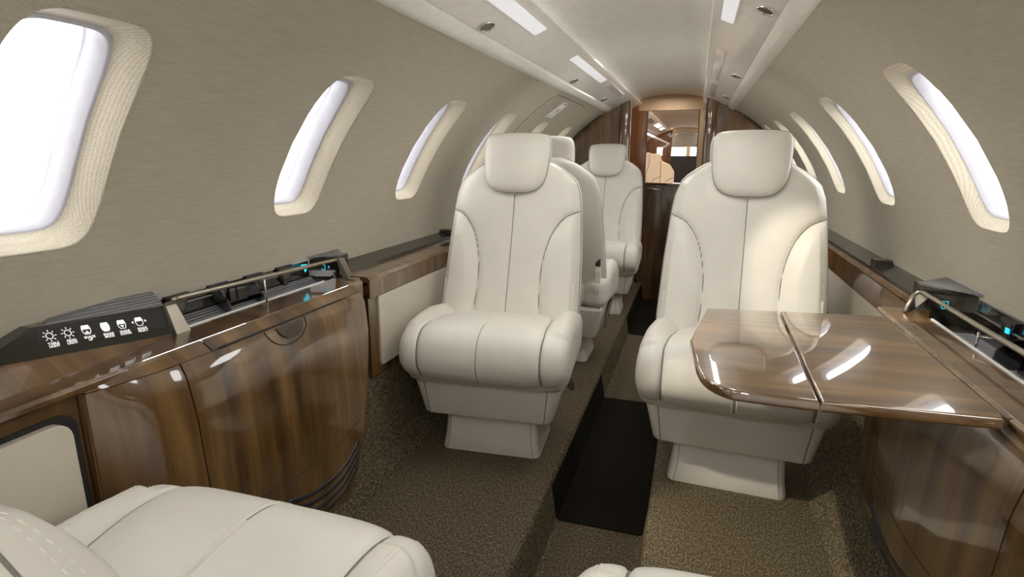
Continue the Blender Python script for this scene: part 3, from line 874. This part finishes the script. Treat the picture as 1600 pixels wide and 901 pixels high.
# far low ledges beside the seats
def side_ledge(s, xf, ztop, zband, ya, yb, label, xw):
    t = thing('side_ledge', label, 'ledge', None, (0, 0, 0))
    p = [(s * .935, ztop - .02), (s * (xf + .02), ztop - .03), (s * (xf + .003), ztop - .02), (s * xf, ztop - .012), (s * (xf + .010), ztop - .002), (s * (xf + .020), ztop), (s * .935, ztop + .002)]
    loft([[(x, y, z) for x, z in p] for y in (ya, yb)], 'cap', M['woodC'], t, smooth=False)
    MB().box(min(s * (xf + .003), s * (xf + .03)), max(s * (xf + .003), s * (xf + .03)), ya, yb, zband, ztop - .018, .002).build('wood_band', M['woodL'], t)
    MB().box(min(s * (xf + .012), s * (xf + .04)), max(s * (xf + .012), s * (xf + .04)), ya, yb, .330, zband + .01, .002).build('wood_backing', M['woodL'], t)
    y = ya + .055
    k = 0
    while y < yb - .3:
        w = min(1.35, yb - .05 - y)
        pts = rrect(w, zband - .362, .012, 4, y + w / 2, (zband + .358) / 2)
        MB().prism(pts, 'x', s * (xf + .004), s * (xf + .014), .002).build('cream_panel', M['leather2'], t)
        y += w + .04
    MB().prism([(s * .885, ztop), (s * .888, ztop + .012), (s * .951, ztop + .034), (s * .951, ztop - .01)], 'y', ya - .03, yb, .0015).build('rail_channel', M['steel'], t)
    for yy in ((2.50, 3.7) if s < 0 else (2.38, 3.6)):
        MB().box(min(s * .885, s * .945), max(s * .885, s * .945), yy, yy + .05, ztop - .004, ztop + .045, .004).build('rail_clamp', M['steel'], t)
    return t
side_ledge(-1, .780, .690, .615, 1.60, 4.49, 'low wood-capped ledge with cream panels along the left wall beside the seats', .947)
side_ledge(1, .868, .662, .555, 1.83, 4.49, 'low wood-capped ledge with grey-cream panels along the right wall beyond the table', .947)
# little carved joint between left console and ledge
t = thing('ledge_joint_block', 'small notched wood block where the left console meets the ledge', 'trim block', None, (-.80, 1.55, .62))
MB().box(-.06, .018, -.03, .012, -.25, .060, .006).build('block', M['woodL'], t)
MB().box(-.03, .000, -.012, .022, .060, .074, .003).build('raised_tab', M['woodC'], t)

# ------------------------------------------------------------------ console trays
def tray(s, lip, zl, zw, ya, yb, label):
    t = thing('console_tray', label, 'tray', None, (0, 0, 0))
    ax = lambda a, b: (min(s * a, s * b), max(s * a, s * b))
    MB().box(*ax(lip - .002, lip + .004), ya, yb, zl - .004, zl + .0035, .001).build('bright_lip', M['lip'], t)
    M['woodT'].node_tree.nodes['Principled BSDF'].inputs['Coat IOR'].default_value = 2.4
    # floor sloping up to the back
    if s < 0:
        p = [(s * (lip + .004), zl - .022), (s * (lip + .010), zl - .018), (s * .936, zl + .014), (s * .940, zl - .03), (s * (lip + .004), zl - .03)]
        MB().prism(p, 'y', ya, yb).build('tray_floor', M['greytray'], t)
    else:
        MB().box(*ax(lip + .004, .94), ya, yb, zl - .040, zl - .030).build('tray_floor', M['ribbedF'], t)
        MB().box(*ax(lip + .003, lip + .006), ya, yb, zl - .05, zl - .004).build('tray_side', M['blackm'], t)
    MB().box(*ax(.940, .948), ya, yb, zl - .055, zw, .001).build('back_panel', M['black'], t)
    MB().tube([(s * .942, ya, zw), (s * .942, yb, zw)], .003, 6).build('top_edge', M['steel'], t)
    # tapered brackets on the back wall
    n = 4
    for k in range(n):
        y = ya + (yb - ya) * (.04 + .235 * k) + .015
        w = .034; z1, z0 = zw - .004, zw - .050
        pts = [(y - w * 1.0, z1), (y + w * 1.0, z1), (y + w * .45, z0), (y - w * .45, z0)]
        b = MB().prism(pts, 'x', s * .930, s * .941, .0015).build('bracket', M['blackm'], t)
        pts = [(y - w * .7, z1 - .006), (y + w * .7, z1 - .006), (y + w * .33, z0 + .006), (y - w * .33, z0 + .006)]
        MB().prism(pts, 'x', s * .927, s * .931, .0008).build('bracket_face', M['steel'], b)
        MB().box(*ax(.932, .938), y - .008, y + .008, z0 - .030, z0).build('bracket_stem', M['steel'], b)
    MB().tube([(s * .935, ya, zw - .030), (s * .935, yb, zw - .030)], .004, 6).build('inner_rod', M['steel'], t)
    return t

# left tray
tl = tray(-1, .885, .690, .764, .964, 1.499, 'open dark storage tray let into the left console ledge behind a metal rail')
# right tray
tr = tray(1, .843, .665, .722, .98, 1.687, 'open dark ribbed storage tray let into the right console ledge behind a metal rail')

def divider(s, root, y, lip, zl, zw):
    pts = [(s * (lip + .008), zl - .02), (s * .938, zl - .02), (s * .938, zw - .008), (s * (lip + .040), zw - .012), (s * (lip + .012), zl + .02)]
    MB().prism(pts, 'y', y - .003, y + .003).build('smoked_divider', M['smoke'], root)
divider(-1, tl, 1.24, .885, .690, .764); divider(-1, tl, 1.12, .885, .69, .764)
divider(1, tr, 1.38, .843, .665, .722)
MB().prism([(1.15, .680), (1.26, .680), (1.26, .735), (1.24, .750), (1.15, .754)], 'x', -.925, -.922).build('smoked_divider', M['smoke'], tl)
MB().prism([(1.05, .620), (1.40, .620), (1.38, .672), (1.30, .690), (1.05, .695)], 'x', .905, .908).build('smoked_divider', M['smoke'], tr)

def rail(s, x, pts, post, label, brk):
    t = thing('grab_rail', label, 'rail', None, (0, 0, 0))
    MB().tube(pts, .0058, 10).build('bar', M['metal'], t, True)
    p, zb = post
    MB().tube([(s * x, p, pts[1][2] - .002), (s * x, p + .002, zb)], .0028, 8).build('post', M['chrome'], t, True)
    MB().tube([(s * (x + .0), p, pts[1][2] - .012), (s * (x + .02), p - .02, pts[1][2] - .010)], .002, 6).build('post_arm', M['chrome'], t, True)
    return t
rl = rail(-1, .872, [(-.874, .935, .766), (-.872, .95, .768), (-.872, 1.25, .761), (-.872, 1.545, .753), (-.878, 1.575, .748)], (1.222, .690), 'slim taupe metal rail above the left console tray', 0)
# sloped end plate of the left rail
MB().add([(-.868, 1.560, .756), (-.874, 1.600, .750), (-.850, 1.605, .692), (-.835, 1.560, .690), (-.880, 1.560, .757), (-.886, 1.600, .751), (-.872, 1.605, .692), (-.857, 1.560, .690)],
    [(0, 1, 2, 3), (4, 5, 6, 7), (0, 1, 5, 4), (1, 2, 6, 5), (2, 3, 7, 6), (3, 0, 4, 7)]).build('end_plate', M['metal'], rl)
rr_ = rail(1, .852, [(.800, 1.745, .668), (.832, 1.80, .704), (.846, 1.812, .711), (.854, 1.795, .713), (.852, 1.45, .713), (.851, 1.05, .716), (.850, .98, .716)], (1.455, .666), 'slim taupe metal rail above the right console tray', 0)
MB().add([(.795, 1.740, .666), (.838, 1.812, .709), (.870, 1.80, .700), (.842, 1.80, .668), (.795, 1.746, .664), (.838, 1.818, .706), (.870, 1.806, .697), (.842, 1.806, .664)],
    [(0, 1, 2, 3), (4, 5, 6, 7), (0, 1, 5, 4), (1, 2, 6, 5), (2, 3, 7, 6), (3, 0, 4, 7)]).build('end_plate', M['metal'], rr_)

# end blocks (dark housings with ribbed tops and cyan marks)
def end_block(s, x0, x1, ya, yb, zb, zt, label):
    t = thing('tray_end_housing', label, 'housing', None, (0, 0, 0))
    ax = lambda a, b: (min(s * a, s * b), max(s * a, s * b))
    # body: wedge, low inboard, high at the wall
    pts = [(s * x0, yb - .075), (s * x1, ya), (s * x1, yb), (s * (x0 + .008), yb - .005)]
    MB().prism(pts, 'z', zb, zt - .010, .002).build('body', M['black'], t)
    # triangular ribbed lid sloping down inboard
    tri = [(x0 + .006, yb - .035, zt - .010), (x1, yb + .01, zt + .003), (x1, ya - .03, zt + .003)]
    V = [(s * x, y, z) for x, y, z in tri] + [(s * x, y, z - .0045) for x, y, z in tri]
    MB().add(V, [(0, 1, 2), (3, 5, 4), (0, 1, 4, 3), (1, 2, 5, 4), (2, 0, 3, 5)]).build('ribbed_lid', M['ribbedY'], t)
    return t
ebL = end_block(-1, .884, .945, 1.50, 1.655, .690, .768, 'dark housing with ribbed lid at the far end of the left console tray')
ebR = end_block(1, .852, .945, 1.70, 1.90, .640, .738, 'dark housing with ribbed lid at the far end of the right console tray')
def cup_icon(root, s, x, y, z, plane, k=1):
    """small cyan cup outline with steam drop"""
    pts = [(-.008, .010), (-.008, -.004), (-.004, -.010), (.004, -.010), (.008, -.004), (.008, .010), (-.008, .010)]
    if plane == 'x': P = [(x, y + a * k, z + b * k) for a, b in pts]
    else: P = [(x + s * a * k, y, z + b * k) for a, b in pts]
    MB().tube(P, .0009 * k, 6).build('cyan_mark', M['cyan'], root)
cup_icon(ebL, -1, -.912, 1.536, .728, 'y', .85)
MB().box(-.901, -.899, 1.548, 1.550, .724, .731).build('cyan_mark', M['cyan'], ebL)
cup_icon(ebR, 1, .893, 1.7585, .690, 'y', 1.0)
MB().prism([(1.445, .752), (1.470, .750), (1.472, .738), (1.462, .725), (1.458, .735), (1.446, .738)], 'x', -.927, -.924).build('cyan_mark', M['cyan'], tl)
MB().box(.925, .928, 1.50, 1.515, .690, .702).build('cyan_mark', M['cyan'], tr)

# left control panel: black gloss face with white pictograms, ribbed wedge behind, grey bracket
t = thing('control_panel', 'black glossy control panel with six white light and shade pictograms on the left console', 'control panel', None, (0, 0, 0))
P1_ = Vector((-.868, .925, .690)); P2_ = Vector((-.893, .925, .757)); P3_ = Vector((-.893, .603, .728))
al_ = (P1_ - P3_).normalized(); up_ = (P2_ - P1_).normalized(); nn_ = al_.cross(up_).normalized()
if nn_.x < 0: nn_ = -nn_
def FP(y, h, k=0): return P1_ + al_ * (y - .925) + up_ * h + nn_ * k
F0 = [tuple(FP(y_, h_)) for y_, h_ in ((.30, 0), (.925, 0), (.930, .0690), (.668, .0600), (.611, .0300), (.30, .004))]
bk = [(-.955, y, z) for _, y, z in F0]
n = len(F0)
MB().add(F0 + bk, [tuple(range(n)), tuple(range(n, 2 * n))] + [(i, (i + 1) % n, n + (i + 1) % n, n + i) for i in range(n)]).build('face', M['black'], t)
w_ = [tuple(FP(.692, .0612)), tuple(FP(.928, .0700)), (-.950, .945, .790), (-.944, .72, .779)]
MB().add(w_ + [(x, y, z - .006) for x, y, z in w_],
    [(0, 1, 2, 3), (4, 5, 6, 7), (0, 1, 5, 4), (1, 2, 6, 5), (2, 3, 7, 6), (3, 0, 4, 7)]).build('ribbed_wedge', M['ribbedX'], t)
lo_ = FP(.30, 0); hi_ = FP(.925, 0)
V_ = [(-.800, .20, .690), (-.868, .930, .690), tuple(hi_ + Vector((.001, 0, .0005))), tuple(lo_ + Vector((.001, 0, .0005))), (-.800, .20, .686), (-.868, .930, .686), (hi_.x - .02, hi_.y, .686), (lo_.x - .02, lo_.y, .686)]
mk('ledge_riser', V_, [(0, 1, 2, 3), (4, 5, 6, 7), (0, 1, 5, 4), (1, 2, 6, 5), (2, 3, 7, 6), (3, 0, 4, 7)], M['woodC'], cabL)
def icon_poly(pts, name='pictogram', k0=.0002, k1=.0007, mat=None):
    lo = [FP(y, h, k0) for y, h in pts]; hi = [FP(y, h, k1) for y, h in pts]
    n = len(pts)
    return [lo, hi]
def iconmesh(polys, name, mat):
    mb = MB()
    for pts in polys:
        n = len(pts); lo = [FP(y, h, .0002) for y, h in pts]; hi = [FP(y, h, .0008) for y, h in pts]
        mb.add(lo + hi, [tuple(range(n)), tuple(range(n, 2 * n))] + [(i, (i + 1) % n, n + (i + 1) % n, n + i) for i in range(n)])
    return mb.build(name, mat, t)
q_ = [(.663, .0240), (.912, .0200), (.916, .0620), (.671, .0530)]
MB().add([FP(a, b, .0001) for a, b in q_] + [FP(a, b, .0004) for a, b in q_],
    [(0, 1, 2, 3), (4, 5, 6, 7), (0, 1, 5, 4), (1, 2, 6, 5), (2, 3, 7, 6), (3, 0, 4, 7)]).build('gloss_strip', M['dark'], t)
def ringpoly(cy, ch, r0, r1, n=20):
    out = []
    for k in range(n):
        a, b = 2 * math.pi * k / n, 2 * math.pi * (k + 1) / n
        out.append([(cy + r0 * math.cos(a), ch + r0 * math.sin(a)), (cy + r1 * math.cos(a), ch + r1 * math.sin(a)), (cy + r1 * math.cos(b), ch + r1 * math.sin(b)), (cy + r0 * math.cos(b), ch + r0 * math.sin(b))])
    return out
def sun(cy, ch):
    P = ringpoly(cy, ch, .0050, .0064)
    for k in range(8):
        a = k * math.pi / 4; d = (math.cos(a), math.sin(a)); e = (-d[1] * .0007, d[0] * .0007)
        P.append([(cy + d[0] * q + e[0] * w, ch + d[1] * q + e[1] * w) for q, w in ((.0080, 1), (.0080, -1), (.0116, -1), (.0116, 1))])
    return P
def shade(cy, ch, kind):
    W = [(.0062, .0095), (.0082, .004), (.0084, -.001), (.0072, -.006), (.0045, -.0095)]
    out = [(cy - w, ch + h) for w, h in W] + [(cy + w, ch + h) for w, h in W[::-1]]
    P = []
    if kind == 'full': return [out]
    inn = [(cy + (y - cy) * .84, ch + (h - ch) * .88) for y, h in out]
    n = len(out)
    for i in range(n): P.append([out[i], out[(i + 1) % n], inn[(i + 1) % n], inn[i]])
    P.append([(cy - .0062, ch + .0095), (cy - .0083, ch + .001), (cy + .0083, ch + .001), (cy + .0062, ch + .0095)])
    if kind == 'up': P.append([(cy - .0045, ch - .0075), (cy + .0045, ch - .0075), (cy, ch - .0015)])
    if kind == 'down': P.append([(cy - .004, ch - .0015), (cy + .004, ch - .0015), (cy, ch - .0075)])
    if kind == 'sel':
        P.append([(cy - .0120, ch + .003), (cy - .0120, ch - .003), (cy - .0165, ch)])
        P.append([(cy + .0120, ch + .003), (cy + .0120, ch - .003), (cy + .0165, ch)])
    return P
def label_text(lines, cy, ch):
    for j, tx in enumerate(lines):
        cu = bpy.data.curves.new('caption', 'FONT'); cu.body = tx; cu.size = .0066; cu.align_x = 'CENTER'; cu.extrude = .0002; cu.offset = .00015
        ob = bpy.data.objects.new('caption', cu); COL.objects.link(ob)
        dg = bpy.context.evaluated_depsgraph_get(); me = bpy.data.meshes.new_from_object(ob.evaluated_get(dg))
        bpy.data.objects.remove(ob)
        X = al_; Y = up_; Z = nn_
        m = Matrix(((X.x, Y.x, Z.x, 0), (X.y, Y.y, Z.y, 0), (X.z, Y.z, Z.z, 0), (0, 0, 0, 1)))
        m.translation = FP(cy, ch - j * .0052, .0008)
        me.transform(m); me.materials.clear(); me.materials.append(M['icon'])
        o = bpy.data.objects.new('caption', me); COL.objects.link(o); o.parent = t
for cy, ch, kind, tx in ((.690, .0395, 'sun', ('TABLE', 'LIGHT')), (.721, .0400, 'sun', ('READ', 'LIGHT')), (.754, .0405, 'up', ('SHADE', 'UP')),
                         (.790, .0405, 'full', ('SHADE', 'MODE')), (.823, .0405, 'down', ('SHADE', 'DOWN')), (.860, .0410, 'sel', ('SHADE', 'SELECT'))):
    iconmesh(sun(cy, ch) if kind == 'sun' else shade(cy, ch, kind), 'pictogram', M['icon'])
    label_text(tx, cy + .001, ch - .0175)
# grey strap bracket between panel and tray
MB().add([(-.860, .925, .690), (-.860, .962, .690), (-.890, .955, .760), (-.890, .930, .760), (-.866, .925, .690), (-.866, .962, .690), (-.897, .955, .758), (-.897, .930, .758)],
    [(0, 1, 2, 3), (4, 5, 6, 7), (0, 1, 5, 4), (1, 2, 6, 5), (2, 3, 7, 6), (3, 0, 4, 7)]).build('strap_bracket', M['metal'], rl)

# ------------------------------------------------------------------ folding table
t = thing('folding_table', 'open glossy striped wood folding table with centre seam, hinged off the right console', 'table', None, (.745, 1.38, .66))
def leaf(pts, nm):
    pts = [(x - .745, y - 1.38) for x, y in pts]
    bm = bmesh.new(); lo = [bm.verts.new((x, y, -.022)) for x, y in pts]; hi = [bm.verts.new((x, y, .0)) for x, y in pts]
    n = len(pts); bm.faces.new(lo); bm.faces.new(hi)
    for i in range(n): bm.faces.new((lo[i], lo[(i + 1) % n], hi[(i + 1) % n], hi[i]))
    bmesh.ops.recalc_face_normals(bm, faces=bm.faces)
    ed = [e for e in bm.edges if (e.verts[0].co.z > -.001) == (e.verts[1].co.z > -.001)]
    bmesh.ops.bevel(bm, geom=ed, offset=.006, segments=4, profile=.5, affect='EDGES')
    mb = MB(); mb.frombm(bm); return sm(mb.build(nm, M['woodT'], t), 30)
def leaf_pts(raw): return raw
curve_ = catmull([(.258, 1.165), (.268, 1.115), (.288, 1.076), (.318, 1.052), (.352, 1.047)], 5)
leaf([(.286, 1.652), (.243, 1.337)] + curve_ + [(.4655, 1.046), (.4775, 1.678)], 'outer_leaf')
leaf([(.4690, 1.046), (.742, 1.062), (.748, 1.085), (.748, 1.705), (.741, 1.712), (.4810, 1.679)], 'inner_leaf')
MB().box(.4 - .745, .55 - .745, .20, .24, -.036, -.0225, .002).box(.4 - .745, .55 - .745, -.26, -.22, -.036, -.0225, .002).build('hinge', M['steel'], t)
MB().box(.52 - .745, .72 - .745, -.05, .05, -.045, -.0225, .004).build('slide_arm', M['steel'], t)
# wood hinge strip between table and console
MB().box(.7455 - .745, .752 - .745, -.31, .335, -.018, -.001, .001).build('hinge_strip', M['woodC'], t)

# ------------------------------------------------------------------ lights
w = bpy.data.worlds.new('sky'); SC.world = w; w.use_nodes = True
nt = w.node_tree; bg = nt.nodes['Background']
bg.inputs['Color'].default_value = (1.0, .985, .96, 1); bg.inputs['Strength'].default_value = 4.5

def area(name, loc, rot, sx_, sy_, power, col=(1, .97, .93)):
    l = bpy.data.lights.new(name, 'AREA'); l.shape = 'RECTANGLE'; l.size = sx_; l.size_y = sy_; l.energy = power; l.color = col
    o = bpy.data.objects.new(name, l); COL.objects.link(o); o.location = loc; o.rotation_euler = rot
    prop(o, 'added fill lamp', None); return o
def spot(name, loc, target, power, ang=40, blend=.6, col=(1, .9, .72), rad=.02):
    l = bpy.data.lights.new(name, 'SPOT'); l.energy = power; l.spot_size = R(ang); l.spot_blend = blend; l.color = col; l.shadow_soft_size = rad
    o = bpy.data.objects.new(name, l); COL.objects.link(o); o.location = loc
    o.rotation_euler = (Vector(target) - Vector(loc)).to_track_quat('-Z', 'Y').to_euler(); return o
# fill lamps added just below the overhead lens panels
for s in (-1, 1):
    for y, ly, p in ((-1.1, .7, 2.2), (-.2, .7, 2.2), (1.68, .5, 1.6), (2.87, .75, 1.6)):
        area('overhead_fill', (s * .290, y, 1.476), (0, R(s * 22), 0), .04, ly, p)
area('ceiling_fill', (0, 3.75, 1.572), (0, 0, 0), .10, .3, .8)  # unseen lamp added to light the upper bulkhead
# overhead reading lamps in the valances
spot('reading_lamp', (-.345, 1.15, 1.440), (.46, 1.56, 0), 45, 26)
spot('reading_lamp', (.345, 1.62, 1.440), (.625, 2.06, .74), 14, 34)
spot('reading_lamp', (.345, 1.50, 1.440), (.80, 1.78, .66), 16, 20)
# unseen lamps added to light the compartment and the vestibule
area('galley_fill', (.02, 7.0, 1.545), (0, 0, 0), .2, 2.4, 5, (1, .82, .62))
area('vestibule_fill', (0, 4.75, 1.55), (0, 0, 0), .2, .2, 1.1, (1, .88, .75))  # added to brighten the jamb, no fitting modelled

# ------------------------------------------------------------------ camera
f_ = 880.; VX, VY = 1090, 245
pt = math.atan((450.5 - VY) / f_); ya_ = math.atan((VX - 800) / math.hypot(f_, 450.5 - VY))
cam = bpy.data.cameras.new('camera'); co = bpy.data.objects.new('camera', cam); COL.objects.link(co)
cam.sensor_width = 36; cam.lens = 36 * f_ / 1600; cam.clip_start = .02
co.location = (.23, 0, 1.08); co.rotation_euler = (math.pi / 2 - pt, 0, ya_)
SC.camera = co
SC.view_settings.view_transform = 'Standard'; SC.view_settings.look = 'None'
SC.view_settings.gamma = 1; SC.view_settings.use_curve_mapping = False
SC.view_settings.exposure = 0.60
SC.cycles.max_bounces = 10; SC.cycles.diffuse_bounces = 6; SC.cycles.transparent_max_bounces = 12
